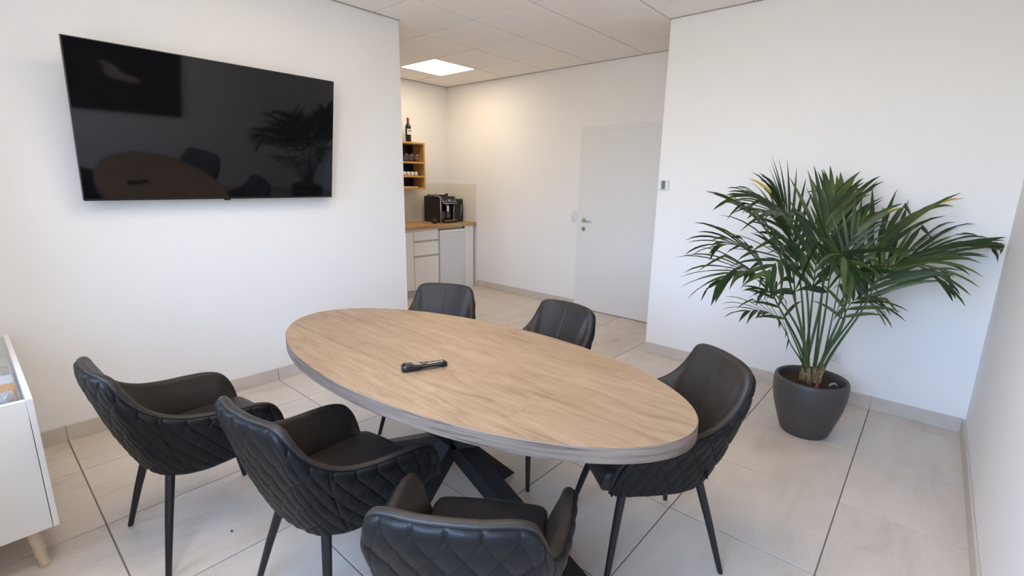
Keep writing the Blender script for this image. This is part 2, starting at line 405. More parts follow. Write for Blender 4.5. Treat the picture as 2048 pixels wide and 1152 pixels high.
for k, (a, b_) in enumerate(WINS):
    W_ = bpy.data.objects.new('window_%d' % (k + 1), None); COL.objects.link(W_); W_.location = (WX - .2, a, WZ[0]); struct(W_, 'white framed window in the window wall', 'window')
    mb = MB(); t_ = .045
    mb.box(WX - .28, WX - .21, a, a + t_, WZ[0], WZ[1]).box(WX - .28, WX - .21, b_ - t_, b_, WZ[0], WZ[1]).box(WX - .28, WX - .21, a + t_, b_ - t_, WZ[0], WZ[0] + t_).box(WX - .28, WX - .21, a + t_, b_ - t_, WZ[1] - t_, WZ[1])
    mb.build('window_frame', 'window_frame', W_)
    box('window_pane', WX - .248, WX - .242, a + t_, b_ - t_, WZ[0] + t_, WZ[1] - t_, 'window_glass', W_)
    box('window_sill', WX - .21, WX + .02, a - .0, b_ + .0, WZ[0], WZ[0] + .02, 'window_frame', W_, .004)

# tiled skirting: one object per wall run, each piece a child
BH = .094
def skirting(name, axis, fixed0, fixed1, lo, hi, grid):
    root = bpy.data.objects.new(name, None); COL.objects.link(root); struct(root, 'grey tiled skirting at the foot of the wall', 'baseboard')
    cuts = [lo] + [grid + TS * k for k in range(-3, 12) if lo + .02 < grid + TS * k < hi - .02] + [hi]
    for a, b_ in zip(cuts[:-1], cuts[1:]):
        if axis == 0: box('skirting_tile', a + .0015, b_ - .0015, fixed0, fixed1, 0, BH, 'skirting', root, .0015)
        else: box('skirting_tile', fixed0, fixed1, a + .0015, b_ - .0015, 0, BH, 'skirting', root, .0015)
skirting('baseboard_left', 0, YT - .011, YT - .0005, WX, XE, GX)
skirting('baseboard_front', 1, XP - .011, XP - .0005, YR + .012, YE, GY)
skirting('baseboard_right', 0, YR + .0005, YR + .011, WX, XP - .0115, GX)
skirting('baseboard_far', 1, XF - .011, XF - .0005, 3.205, 4.90, GY)
skirting('baseboard_back', 1, WX + .0005, WX + .011, YR + .012, YT - .012, GY)

# ---------------------------------------------------------------- door
dr = bpy.data.objects.new('door_1', None); COL.objects.link(dr); dr.location = (XF, 2.7, 0); struct(dr, 'plain white flush door in the far wall with a steel lever handle', 'door')
mb = MB(); mb.box(XF - .014, XF - .0005, 3.140, 3.20, 0, 2.12, .002).box(XF - .014, XF - .0005, 2.13, 2.19, 0, 2.12, .002).box(XF - .014, XF - .0005, 2.19, 3.14, 2.06, 2.12, .002)
mb.build('door_frame', 'door_white', dr)
leaf = box('door_leaf', XF - .026, XF - .002, 2.178, 3.152, .008, 2.072, 'door_white', dr, .003)
FR = Matrix(((0, 0, -1, XF - .026), (0, 1, 0, 0), (1, 0, 0, 0), (0, 0, 0, 1)))  # local z -> -x
def disc_on(name, mat_, parent, y, z, rr, d0, d1, x=XF - .026, n=24):
    mb = MB(); mb.lathe([(rr, d0), (rr, d1 - .002), (rr - .002, d1)], 0, 0, n, frame=Matrix(((0, 0, -1, x), (0, 1, 0, y), (1, 0, 0, z), (0, 0, 0, 1))))
    return smooth_by_angle(mb.build(name, mat_, parent))
h = disc_on('handle_rosette', 'steel', dr, 3.095, 1.068, .026, -.001, .008)
disc_on('lock_rosette', 'steel', dr, 3.095, .968, .026, -.001, .008)
MB().tube([(XF - .03, 3.095, 1.068), (XF - .065, 3.095, 1.068), (XF - .078, 3.09, 1.066), (XF - .082, 3.07, 1.064), (XF - .082, 3.02, 1.062), (XF - .080, 2.975, 1.062)], [.009, .009, .0095, .0095, .009, .008], 10).build('door_handle', 'steel', dr, True)

# ---------------------------------------------------------------- wall fittings
def euro_socket(parent, face, y, z):
    """round recess and pin holes on a plate facing -x"""
    def ring(r0, r1, d0, d1, m_, nm):
        n = 28; V = []; F = []
        for rr, dd in ((r1, d0), (r1, d1), (r0, d1), (r0, d0)):
            for i in range(n): a = 2 * PI * i / n; V.append((face - dd, y + rr * math.cos(a), z + rr * math.sin(a)))
        for k in range(3):
            for i in range(n): j = (i + 1) % n; F.append((k * n + i, k * n + j, (k + 1) * n + j, (k + 1) * n + i))
        return obj(nm, V, F, m_, parent)
    ring(.0185, .021, .0, .0015, 'plastic_grey', 'socket_rim')
    well = disc_on('socket_well', 'plastic_white', parent, y, z, .0188, -.004, .0006, x=face)
    for s_ in (-1, 1): disc_on('pin_hole', 'dark_gap', well, y + s_ * .0095, z, .0032, -.002, .0012, x=face, n=10)
    for s_ in (-1, 1): box('earth_clip', face - .002, face, y - .004, y + .004, z + s_ * .016 - .002, z + s_ * .016 + .002, 'steel', well)
s = thing('power_socket', 'white square power socket low on the wall behind the palm pot', 'socket', (XP, .396, .31))
box('frame', XP - .007, XP - .0003, .356, .436, .27, .35, 'plastic_white', s, .002)
box('cover_plate', XP - .009, XP - .0065, .3685, .4235, .2825, .3375, 'plastic_white', s, .001)
euro_socket(s, XP - .009, .396, .31)
s = thing('switch_and_socket', 'white double plate with light switch above a socket left of the door', 'switch', (XF, 3.255, 1.105))
box('frame', XF - .008, XF - .0003, 3.215, 3.296, 1.03, 1.184, 'plastic_white', s, .002)
box('rocker_switch', XF - .014, XF - .0075, 3.228, 3.283, 1.117, 1.172, 'plastic_white', s, .002)
box('socket_plate', XF - .010, XF - .0075, 3.228, 3.283, 1.042, 1.097, 'plastic_white', s, .001)
box('shadow_gap', XF - .0085, XF - .0075, 3.226, 3.285, 1.1035, 1.1075, 'plastic_grey', s)
euro_socket(s, XF - .010, 3.2555, 1.0695)
s = thing('thermostat', 'small white wall thermostat with a grey display near the partition edge', 'thermostat', (XP, 1.768, 1.49))
box('housing', XP - .022, XP - .0003, 1.727, 1.810, 1.451, 1.536, 'plastic_white', s, .004)
box('display', XP - .0235, XP - .0215, 1.752, 1.786, 1.459, 1.528, 'display_grey', s, .001)
for s_ in (-1, 1):
    for k in range(3): box('button', XP - .0235, XP - .0215, 1.769 + s_ * .028 - .008, 1.769 + s_ * .028 + .008, 1.462 + k * .024, 1.481 + k * .024, 'plastic_white', s, .0008)
o = disc_on('blank_cover', 'wall_white_trim', None, 5.22, 2.49, .04, -.001, .006, x=XF - .001); tag(o, 'round white blank cover high on the far wall near the corner', 'cover')

# lit ceiling panel
LIT = [(1, 2, 'square lit panel light set in the kitchenette ceiling', 'panel_light'), (-3, -2, 'square lit panel light over the far half of the table', 'panel_light_2'), (-3, -4, 'square lit panel light over the near half of the table', 'panel_light_2'),
       (-5, -3, 'square lit panel light beside the window wall', 'panel_light_2')]
for li, lj, lab, lm in LIT:
    s = thing('ceiling_light', lab, 'ceiling light', (CX + CS * (li + .5), CY + CS * (lj + .5), ZC))
    x0, x1, y0, y1 = CX + CS * li, CX + CS * (li + 1), CY + CS * lj, CY + CS * (lj + 1)
    mb = MB(); t_ = .012; q_ = .006
    mb.box(x0 + q_, x1 - q_, y0 + q_, y0 + t_, ZC - .003, ZC + .006).box(x0 + q_, x1 - q_, y1 - t_, y1 - q_, ZC - .003, ZC + .006).box(x0 + q_, x0 + t_, y0 + t_, y1 - t_, ZC - .003, ZC + .006).box(x1 - t_, x1 - q_, y0 + t_, y1 - t_, ZC - .003, ZC + .006)
    mb.build('frame', 'plastic_white', s)
    box('diffuser', x0 + t_, x1 - t_, y0 + t_, y1 - t_, ZC - .002, ZC + .005, lm, s)

# ---------------------------------------------------------------- television (tilted a little forward)
tv = thing('television', 'large flat black television mounted on the left wall', 'television', (1.190, 3.49, 1.363))
TL = math.radians(9.2)
def tvm(name, m_, x0, x1, z0, z1, d0, d1, bev=0., parent=tv):
    """box in tv space: x, z along screen from the lower edge, d = depth behind the glass"""
    mb = MB().box(x0, x1, d0, d1, z0, z1, bev)
    V = [(p[0], p[1] * math.cos(TL) - p[2] * math.sin(TL), p[1] * math.sin(TL) + p[2] * math.cos(TL)) for p in mb.v]
    return obj(name, V, mb.f, m_, parent, local=True)
HW, HH = .7205, .820
tvm('case', 'tv_bezel', -HW, HW, 0, HH, .002, .028, .002)
tvm('screen', 'screen_glass', -HW + .005, HW - .005, .012, HH - .005, .0002, .004)
tvm('lower_bezel', 'black_plastic', -HW + .003, HW - .003, .0, .012, -.0006, .003)
tvm('sensor', 'black_gloss', -.025, .012, -.010, .0, .003, .02, .002)
tvm('rear_housing', 'black_plastic', -.5, .5, .06, .50, .028, .05, .004)
mb = MB().box(-.22, .22, -.02, YT - 3.49 - .0005, .30, .52)
obj('wall_bracket', mb.v, mb.f, 'powder_black', tv, local=True)

# dark picture on the right wall (seen mirrored in the television)
pc_ = thing('framed_picture', 'dark framed canvas with a pale pinkish blurred shape on the right wall', 'picture', (1.44, YR, 1.44))
box('canvas', .85, 2.03, YR + .0005, YR + .03, .985, 1.90, 'canvas_dark', pc_, .003)
rng = random.Random(3); V = []; F = []; n = 40; V.append((1.42, YR + .0312, 1.41))
for i in range(n):
    a = 2 * PI * i / n; rr = 1 + .35 * math.sin(3 * a + 1) + .2 * rng.random()
    V.append((1.42 + .15 * rr * math.cos(a), YR + .0312, 1.41 + .055 * rr * math.sin(a) - .075 * math.cos(a)))
F = [(0, 1 + i, 1 + (i + 1) % n) for i in range(n)]
obj('painted_shape', V, F, 'canvas_pale', pc_)

# ---------------------------------------------------------------- table
TX, TY, TZ = 1.342, 1.513, .76; TA, TB = 1.054, .4945; TANG = math.radians(-4.0)
tb = thing('conference_table', 'oval wooden conference table with black crossed metal legs', 'table', (TX, TY, 0))
n = 160; V = []; F = []; lev = [(-.006, TZ - .055), (0, TZ - .052), (0, TZ - .003), (-.003, TZ)]
def ell(a, off):
    x, y = (TB + off) * math.cos(a), (TA + off) * math.sin(a)
    return (x * math.cos(TANG * -1) - y * math.sin(TANG * -1), x * math.sin(TANG * -1) + y * math.cos(TANG * -1))
for off, z in lev:
    for i in range(n): x, y = ell(2 * PI * i / n, off); V.append((x, y, z))
mi = []
for k in range(3):
    for i in range(n): j = (i + 1) % n; F.append((k * n + i, k * n + j, (k + 1) * n + j, (k + 1) * n + i)); mi.append(1)
F.append(tuple(range(n - 1, -1, -1))); mi.append(1); F.append(tuple(3 * n + i for i in range(n))); mi.append(0)
top = obj('tabletop', V, F, None, tb, local=True, mats=['table_wood', 'table_edge'], midx=mi); smooth_by_angle(top, 40)
def beam(p0, p1, wide, thick, sidevec):
    """flat-ended square beam whose ends are cut level"""
    A, B = Vector(p0), Vector(p1); T = (B - A).normalized(); S = Vector(sidevec).normalized(); N = T.cross(S).normalized()
    V = []
    for P_ in (A, B):
        for a_, b_ in ((-1, -1), (1, -1), (1, 1), (-1, 1)):
            q = P_ + S * wide / 2 * a_ + N * thick / 2 * b_
            q = q + T * ((P_.z - q.z) / T.z); V.append(q)
    return MB().add(V, [(0, 3, 2, 1), (4, 5, 6, 7), (0, 1, 5, 4), (1, 2, 6, 5), (2, 3, 7, 6), (3, 0, 4, 7)])
zt = TZ - .061
for p0, p1, sv in (((0, -.70, 0), (0, .70, zt), (1, 0, 0)), ((0, .70, 0), (0, -.70, zt), (1, 0, 0)), ((-.345, 0, 0), (.345, 0, zt), (0, 1, 0)), ((.345, 0, 0), (-.345, 0, zt), (0, 1, 0))):
    mb = beam(p0, p1, .085, .075, sv); obj('crossed_leg', mb.v, mb.f, 'powder_black', tb, local=True)
for px, py, hx, hy in ((0, .70, .06, .1), (0, -.70, .06, .1), (.36, 0, .08, .06), (-.36, 0, .08, .06)):
    mb = MB().box(px - hx, px + hx, py - hy, py + hy, zt, zt + .0062); obj('mounting_plate', mb.v, mb.f, 'powder_black', tb, local=True)

# remote control
A_ = Vector((1.078, 1.502, TZ)); B_ = Vector((1.236, 1.432, TZ)); dirr = (B_ - A_).normalized(); sd = Vector((-dirr.y, dirr.x, 0)); Lr = (B_ - A_).length * 1.06
rc = thing('remote_control', 'black curved remote control lying on the wooden table', 'remote control', tuple((A_ + B_) / 2))
def rp(u, v, z): return tuple((A_ + B_) / 2 + dirr * ((u - .5) * Lr) + sd * v + Vector((0, 0, z)))
V = []; F = []; nn = 22; K = 12
def rc_w(u): return (.0245 - .004 * abs(u - .35)) * (1 - .75 * max(0, abs(u - .5) * 2 - .86) ** 1.0 / .14 * .35)
def rc_bot(u): return .0005 + .009 * math.sin(PI * min(1, max(0, (u - .30) / .62))) * (1 if u > .3 else 1)
def rc_top(u): return .036 - .013 * u - .007 * math.sin(PI * u) - (.010 * max(0, (.06 - u) / .06)) - (.004 * max(0, (u - .95) / .05))
for i in range(nn):
    u = i / (nn - 1); w_ = rc_w(u); zb, z1_ = rc_bot(u), rc_top(u)
    for k in range(K):
        a = 2 * PI * k / K; ca, sa = math.cos(a), math.sin(a)
        V.append(rp(u, w_ * math.copysign(abs(ca) ** .55, ca), (zb + z1_) / 2 + (z1_ - zb) / 2 * math.copysign(abs(sa) ** .6, sa)))
for i in range(nn - 1):
    for k in range(K): j = (k + 1) % K; F.append((i * K + k, (i + 1) * K + k, (i + 1) * K + j, i * K + j))
F.append(tuple(range(K))); F.append(tuple((nn - 1) * K + k for k in range(K - 1, -1, -1)))
body = obj('body', V, F, 'black_gloss', rc, True)
def rbtn(name, u, v, du, dv, m_):
    z = rc_top(u) - .0008; mb = MB(); P4 = [rp(u - du, v - dv, rc_top(u - du)), rp(u + du, v - dv, rc_top(u + du)), rp(u + du, v + dv, rc_top(u + du)), rp(u - du, v + dv, rc_top(u - du))]
    mb.add([tuple(Vector(p) - Vector((0, 0, .001))) for p in P4] + [tuple(Vector(p) + Vector((0, 0, .0009))) for p in P4], [(0, 3, 2, 1), (4, 5, 6, 7), (0, 1, 5, 4), (1, 2, 6, 5), (2, 3, 7, 6), (3, 0, 4, 7)])
    mb.build(name, m_, rc)
for a in range(4):
    for b_ in range(3): rbtn('number_button', .26 + a * .040, (b_ - 1) * .009, .006, .0022, 'key_white')
rbtn('dial', .50, 0, .035, .008, 'black_plastic')
for a in range(6):
    for b_ in (-1, 1): rbtn('button', .62 + a * .055, b_ * .008, .007, .0018, 'plastic_grey')

# ---------------------------------------------------------------- armchair
def interp(ts, pts, t):
    """monotone-ish catmull interpolation through control points"""
    ts = np.asarray(ts); pts = np.asarray(pts, float); out = []
    m_ = np.zeros_like(pts); m_[1:-1] = ((pts[2:] - pts[:-2]).T / (ts[2:] - ts[:-2])).T
    m_[0] = (pts[1] - pts[0]) / (ts[1] - ts[0]); m_[-1] = (pts[-1] - pts[-2]) / (ts[-1] - ts[-2])
    k = np.clip(np.searchsorted(ts, t, side='right') - 1, 0, len(ts) - 2); h_ = ts[k + 1] - ts[k]; u = (t - ts[k]) / h_
    u = u[:, None]; h_ = h_[:, None]
    return (2*u**3-3*u**2+1)*pts[k] + (u**3-2*u**2+u)*h_*m_[k] + (-2*u**3+3*u**2)*pts[k+1] + (u**3-u**2)*h_*m_[k+1]
RIM = [(-.342, 0, .824), (-.338, .07, .823), (-.322, .142, .819), (-.311, .176, .806), (-.298, .194, .772), (-.262, .209, .712), (-.210, .223, .662), (-.142, .238, .627),
       (-.05, .252, .606), (.05, .262, .596), (.13, .266, .586), (.185, .265, .566), (.218, .260, .528), (.240, .252, .470), (.250, .240, .415)]
BOT = [(-.198, 0, .372), (-.197, .035, .371), (-.194, .068, .369), (-.187, .094, .366), (-.174, .122, .364), (-.150, .152, .362), (-.110, .180, .360), (-.05, .200, .360),
       (.01, .208, .364), (.07, .212, .368), (.12, .213, .372), (.165, .213, .376), (.195, .212, .380), (.215, .210, .384), (.226, .207, .388)]
RIM = np.array(RIM); BOT = np.array(BOT)
seg = np.r_[0, np.cumsum(np.linalg.norm(np.diff(RIM, axis=0), axis=1))]; TS_ = seg / seg[-1]; LEN = seg[-1]
def full(ctrl, s_):
    p = interp(TS_, ctrl, np.abs(s_)); p[:, 1] *= np.sign(s_) * 1.0; return p
def side_dir(s_):
    a = interp(TS_, np.array([[0.], [.03], [.10], [.20], [.36], [.66], [.95], [1.22], [1.42], [1.52], [1.56], [1.57], [1.57], [1.57], [1.57]]), np.abs(s_))[:, 0]
    return np.c_[-np.cos(a), np.sin(a) * np.sign(s_), np.zeros_like(a)]
def make_chair():
    root = bpy.data.objects.new('armchair', None); COL.objects.link(root)
    NS, NT = 521, 116
    s_ = np.linspace(-1, 1, NS); O = full(RIM, s_); Bt = full(BOT, s_); S = side_dir(s_)
    t = np.linspace(0, 1, NT)
    hf = 1 - (1 - t) ** 1.55; hf = .55 * hf + .45 * np.sin(t * PI / 2) ** .9
    zf = np.where(t < .12, t * .55, .066 + (t - .12) * (1 - .066) / .88)
    P = Bt[:, None, :] * np.ones((1, NT, 1))
    dxy = (O - Bt)[:, None, :2] * hf[None, :, None]; P[:, :, :2] += dxy
    P[:, :, 2] += ((O - Bt)[:, 2])[:, None] * zf[None, :]
    fb = np.where(t < .93, np.clip((t - .62) / .31, 0, 1) ** 2 * (3 - 2 * np.clip((t - .62) / .31, 0, 1)), np.sqrt(np.clip(1 - ((t - .93) / .07) ** 2, 0, 1)))
    P += S[:, None, :] * (.011 * fb)[None, :, None]
    # normals
    du = np.gradient(P, axis=0); dv = np.gradient(P, axis=1); N = np.cross(du, dv); N /= np.linalg.norm(N, axis=2, keepdims=True) + 1e-9
    sgn = np.sign((N * S[:, None, :]).sum(2).mean()); N *= sgn
    mid = P[:, NT * 2 // 3, :]; al = np.r_[0, np.cumsum(np.linalg.norm(np.diff(mid, axis=0), axis=1))]; al -= al[NS // 2]
    b = np.cumsum(np.linalg.norm(np.diff(P, axis=1, prepend=P[:, :1]), axis=2), axis=1); b = b[:, -1:] - b   # distance below the rim
    w_, h_ = .070, .108; bb = np.maximum(b - .030, 0)
    p_ = al[:, None] / w_ + bb / h_; q_ = al[:, None] / w_ - bb / h_
    gp = np.abs(p_ - np.round(p_)); gq = np.abs(q_ - np.round(q_))
    puff = (np.minimum(gp, .5) * np.minimum(gq, .5) * 4) ** .5
    dsp = .0052 * puff ** .75 - .0022 * np.exp(-(gp / .045) ** 2) - .0022 * np.exp(-(gq / .045) ** 2)
    sj = abs(TS_[6] + .02); seam = np.exp(-((np.abs(s_) - sj) * LEN / .005) ** 2)
    dsp = dsp - .004 * seam[:, None]
    fade = np.clip(b / .012, 0, 1) * np.clip(t / .09, 0, 1)[None, :]; P2 = P + N * (dsp * fade)[:, :, None]
    V = P2.reshape(-1, 3); idx = np.arange(NS * NT).reshape(NS, NT)
    F = np.stack([idx[:-1, :-1], idx[1:, :-1], idx[1:, 1:], idx[:-1, 1:]], -1).reshape(-1, 4)
    if sgn < 0: F = F[:, ::-1]
    shell = obj('quilted_shell', V, F, 'leather_black', root, True, local=True)
    # lining : rolls over the rim and runs down inside
    T = np.gradient(O, axis=0); T /= np.linalg.norm(T, axis=1, keepdims=True)
    Bv = np.cross(T, S); Bv /= np.linalg.norm(Bv, axis=1, keepdims=True); Bv *= np.sign(Bv[NS // 2, 2])
    prof = [(.001, -.002), (.0005, .003), (-.004, .007), (-.011, .0085), (-.019, .007), (-.026, .002), (-.031, -.006), (-.035, -.018)]
    thin = interp(TS_, np.array([[1.]] * 10 + [[1.]] * 2 + [[.95], [.8], [.55]]), np.abs(s_))
    rows = [O + (S * a + Bv * c) * thin for a, c in prof]
    IB = Bt.copy(); IB[:, :2] = Bt[:, :2] * np.array([.80, .86]); IB[:, 2] = np.minimum(.432, O[:, 2] - .03)
    last = rows[-1]; nin = 24
    for k in range(1, nin + 1):
        u = k / nin; hx = np.sin(u * PI / 2) ** 1.1 * .45 + u * .55
        rr = last + (IB - last) * u; rr[:, :2] = last[:, :2] + (IB - last)[:, :2] * (hx if True else u)
        hollow = -.004 * math.sin(PI * u)
        cs = np.exp(-(al / .0045) ** 2) * .0022
        rr = rr + S * (hollow + cs)[:, None] * np.sign(1); rows.append(rr)
    G = np.stack(rows, 1); NR = G.shape[1]; idx = np.arange(NS * NR).reshape(NS, NR)
    F = np.stack([idx[:-1, :-1], idx[1:, :-1], idx[1:, 1:], idx[:-1, 1:]], -1).reshape(-1, 4)
    if sgn < 0: F = F[:, ::-1]
    obj('inner_lining', G.reshape(-1, 3), F, 'leather_warm_lit', root, True, local=True)
    # piping along the seam
    pp = (O + S * .0016 + Bv * .001)[::6]
    MB().tube([tuple(v) for v in pp], .0022, 6).build('piping', 'leather_black', shell, True, local=True)
    # seat cushion
    nx, ny = 30, 34; V = []; F = []
    def seat_half(x): return .178 if x > -.02 else .178 * math.sqrt(max(0, 1 - ((x + .02) / .135) ** 2)) * .55 + .178 * .45 * (1 if x > -.14 else 0)
    xs = np.linspace(-.165, .262, nx)
    for x in xs:
        hw = .190 - .085 * max(0, (-.02 - x) / .145) ** 2 - .012 * max(0, (x - .2) / .06) ** 2
        for k in range(ny):
            v = -1 + 2 * k / (ny - 1); ex = max(0, (x - .215) / .047); ey = max(0, (abs(v) - .86) / .14)
            z = .462 + .010 * (1 - v * v) - .012 * max(0, -x / .16) - .042 * (1 - math.sqrt(max(0, 1 - min(1, ex) ** 2))) - .014 * (1 - math.sqrt(max(0, 1 - ey ** 2)))
            V.append((x, v * hw, z))
    for i in range(nx - 1):
        for k in range(ny - 1): F.append((i * ny + k, (i + 1) * ny + k, (i + 1) * ny + k + 1, i * ny + k + 1))
    nb = len(V); ring = [i * ny for i in range(nx)] + [(nx - 1) * ny + k for k in range(1, ny)] + [i * ny + ny - 1 for i in range(nx - 2, -1, -1)] + [k for k in range(ny - 2, 0, -1)]
    for i in ring: x, y, z = V[i]; V.append((x * .97, y * .97, .385))
    m__ = len(ring)
    for i in range(m__): j = (i + 1) % m__; F.append((ring[i], nb + i, nb + j, ring[j]))
    F.append(tuple(nb + i for i in range(m__)))
    st = obj('seat', V, F, 'leather_warm_lit', root, local=True); smooth_by_angle(st, 55)
    # under-frame closing the shell
    bo = Bt[::12] * np.array([.985, .985, 1]); nb_ = len(bo)
    V = [tuple(p) for p in bo] + [(p[0], p[1], .392) for p in bo]
    F = [tuple(range(nb_ - 1, -1, -1)), tuple(nb_ + i for i in range(nb_))] + [(i, (i + 1) % nb_, nb_ + (i + 1) % nb_, nb_ + i) for i in range(nb_)]
    obj('base_board', V, F, 'powder_black', root, local=True)
    # legs
    for sx_, sy_ in ((-1, -1), (-1, 1), (1, -1), (1, 1)):
        tx, ty = (-.158 if sx_ < 0 else .155), sy_ * (.128 if sx_ < 0 else .145); fx, fy = sx_ * .242, sy_ * .230
        k = .05
        pts = [(tx, ty, .385), (tx + (fx - tx) * .5, ty + (fy - ty) * .5, .2), (fx - (fx - tx) * .02, fy - (fy - ty) * .02, .006)]
        lg = MB().tube(pts, [.0175, .0145, .0105], 14).build('leg', 'chair_leg', root, True, local=True); smooth_by_angle(lg, 50)
        MB().tube([(fx - (fx - tx) * .02, fy - (fy - ty) * .02, .008), (fx, fy, 0)], [.0100, .0092], 12).build('foot_cap', 'black_plastic', lg, False, local=True)
    # fabric tag on the left rear seam
    i = int((1 + sj + .01) / 2 * (NS - 1)); p = P2[i, 34]; nrm = N[i, 34]; q = p + nrm * .020; d_ = np.array([0, 0, .036])
    side_ = np.cross(nrm, [0, 0, 1]); side_ = side_ / np.linalg.norm(side_) * .0012
    V = [p - side_, q - side_, q - side_ + d_, p - side_ + d_, p + side_, q + side_, q + side_ + d_, p + side_ + d_]
    tg = obj('fabric_tag', [tuple(v) for v in V], [(0, 1, 2, 3), (7, 6, 5, 4), (0, 4, 5, 1), (1, 5, 6, 2), (2, 6, 7, 3), (3, 7, 4, 0)], 'black_plastic', root, local=True)
    return root
proto = make_chair()
def copy_tree(o, parent=None):
    c = o.copy(); COL.objects.link(c); c.parent = parent
    for ch in list(o.children): copy_tree(ch, c)
    return c
CH = [((.552, 2.245), 3.4, 'black quilted armchair nearest the television wall and the white sideboard'),
      ((.791, 1.497), 5.5, 'black quilted armchair in the middle of the near long side of the table'),
      ((.840, .841), 34.1, 'black quilted armchair closest to the camera with its back cut by the bottom frame edge'),
      ((1.803, 2.240), 208.5, 'black armchair across the table in front of the kitchenette, only its backrest showing'),
      ((1.920, 1.532), 176.1, 'black armchair across the table in front of the white door'),
      ((1.739, .757), 141.1, 'black armchair at the right end of the table beside the potted palm')]
for i, (xy, a, lab) in enumerate(CH):
    c = proto if i == 0 else copy_tree(proto)
    c.location = (*xy, 0); c.rotation_euler = (0, 0, math.radians(a)); tag(c, lab, 'chair', 'armchairs around the table')

# ---------------------------------------------------------------- potted palm
PX, PY = 3.315, .425
pm = thing('potted_palm', 'tall green feathery palm in a round dark grey planter in the corner', 'plant', (PX, PY, 0))
prof = [(.112, .0), (.126, .003), (.134, .012), (.150, .06), (.172, .13), (.190, .20), (.200, .265), (.203, .315), (.201, .345), (.197, .358), (.190, .363), (.183, .361), (.178, .352), (.176, .335), (.174, .30)]
pot = MB().lathe(prof, PX, PY, 72, True, False).build('planter', 'pot_grey', pm, True)
V = []; F = []; nr, na = 14, 48; rng = random.Random(5)
for i in range(nr + 1):
    for k in range(na):
        a = 2 * PI * k / na; rr = .178 * i / nr; V.append((PX + rr * math.cos(a), PY + rr * math.sin(a), .322 + rng.uniform(-.007, .007) + .012 * (1 - (i / nr) ** 2)))
for i in range(nr):
    for k in range(na): j = (k + 1) % na; F.append((i * na + k, (i + 1) * na + k, (i + 1) * na + j, i * na + j))
obj('soil', V, F, 'soil', pm, True)
mb = MB(); mb.tube([(PX - .085, PY - .045, .31), (PX - .088, PY - .047, .372)], [.0095, .0095], 10); mb.build('reddish_cane_stub', 'cane_red', pm)
V = []; F = []; n = 12
for i in range(n + 1):
    a = PI * i / n; V.append((PX - .005 + .028 * math.cos(a) * .7, PY - .115 + .028 * math.cos(a) * -.7, .335 + .024 * math.sin(a))); V.append((PX + .018 + .010 * math.cos(a), PY - .118 - .010 * math.cos(a), .336 + .003 * math.sin(a)))
for i in range(n): F.append((2 * i, 2 * i + 2, 2 * i + 3, 2 * i + 1))
mb = MB().add(V, F); o = mb.build('plant_label', 'white_card', pm)

FRONDS = [[[3.305,0.487,0.9],[3.351,0.494,1.165],[3.473,0.479,1.441],0.42,0,12],[[3.323,0.576,0.992],[3.342,0.655,1.242],[3.306,0.732,1.435],0.42,10,11],[[3.507,0.466,0.967],[3.622,0.472,1.238],[3.726,0.468,1.438],0.38,-10,10],[[3.107,0.595,1.003],[2.988,0.686,1.235],[2.852,0.795,1.372],0.38,25,10],[[3.078,0.653,0.894],[2.963,0.772,1.129],[2.794,0.887,1.17],0.34,30,10],[[2.925,0.579,0.89],[2.711,0.694,1.056],[2.527,0.772,1.031],0.36,20,11],[[3.461,0.31,0.904],[3.595,0.246,1.168],[3.735,0.16,1.301],0.44,-15,8],[[3.541,0.262,0.805],[3.701,0.125,1.08],[3.853,-0.14,1.184],0.44,-10,12],[[3.364,0.223,0.874],[3.372,0.131,1.089],[3.387,-0.022,1.057],0.38,-15,11],[[3.055,0.53,0.637],[2.95,0.61,0.792],[2.797,0.704,0.827],0.26,20,8],[[3.453,0.332,0.714],[3.539,0.291,0.838],[3.586,0.208,0.8],0.26,-15,8],[[2.938,0.513,0.927],[2.806,0.547,1.13],[2.597,0.585,1.086],0.38,0,10],[[3.078,0.383,0.925],[2.976,0.361,1.159],[2.867,0.281,1.105],0.38,0,10],[[3.244,0.467,1.091],[3.045,0.583,1.308],[2.827,0.701,1.378],0.36,10,9],[[3.361,0.369,0.97],[3.385,0.344,1.206],[3.456,0.275,1.336],0.32,-20,9],[[3.278,0.606,0.695],[3.294,0.697,0.835],[3.29,0.742,0.861],0.22,0,6],[[3.453,0.604,1.051],[3.459,0.766,1.322],[3.415,0.916,1.427],0.34,15,9],[[3.271,0.311,0.816],[3.178,0.326,1.003],[3.093,0.258,1.066],0.3,0,8]]
def bez(P0, P1, P2, P3, t):
    return P0 * (1 - t) ** 3 + P1 * 3 * t * (1 - t) ** 2 + P2 * 3 * t * t * (1 - t) + P3 * t ** 3
def quad_through(J, M, T, t):
    Cq = M * 2 - (J + T) * .5
    return J * (1 - t) ** 2 + Cq * 2 * t * (1 - t) + T * t * t
leaves = []
OPEN = {0: .72, 1: .75, 2: .55, 4: .75, 5: .75, 6: .42, 7: .58, 8: .85, 14: .55}
rng = random.Random(11)
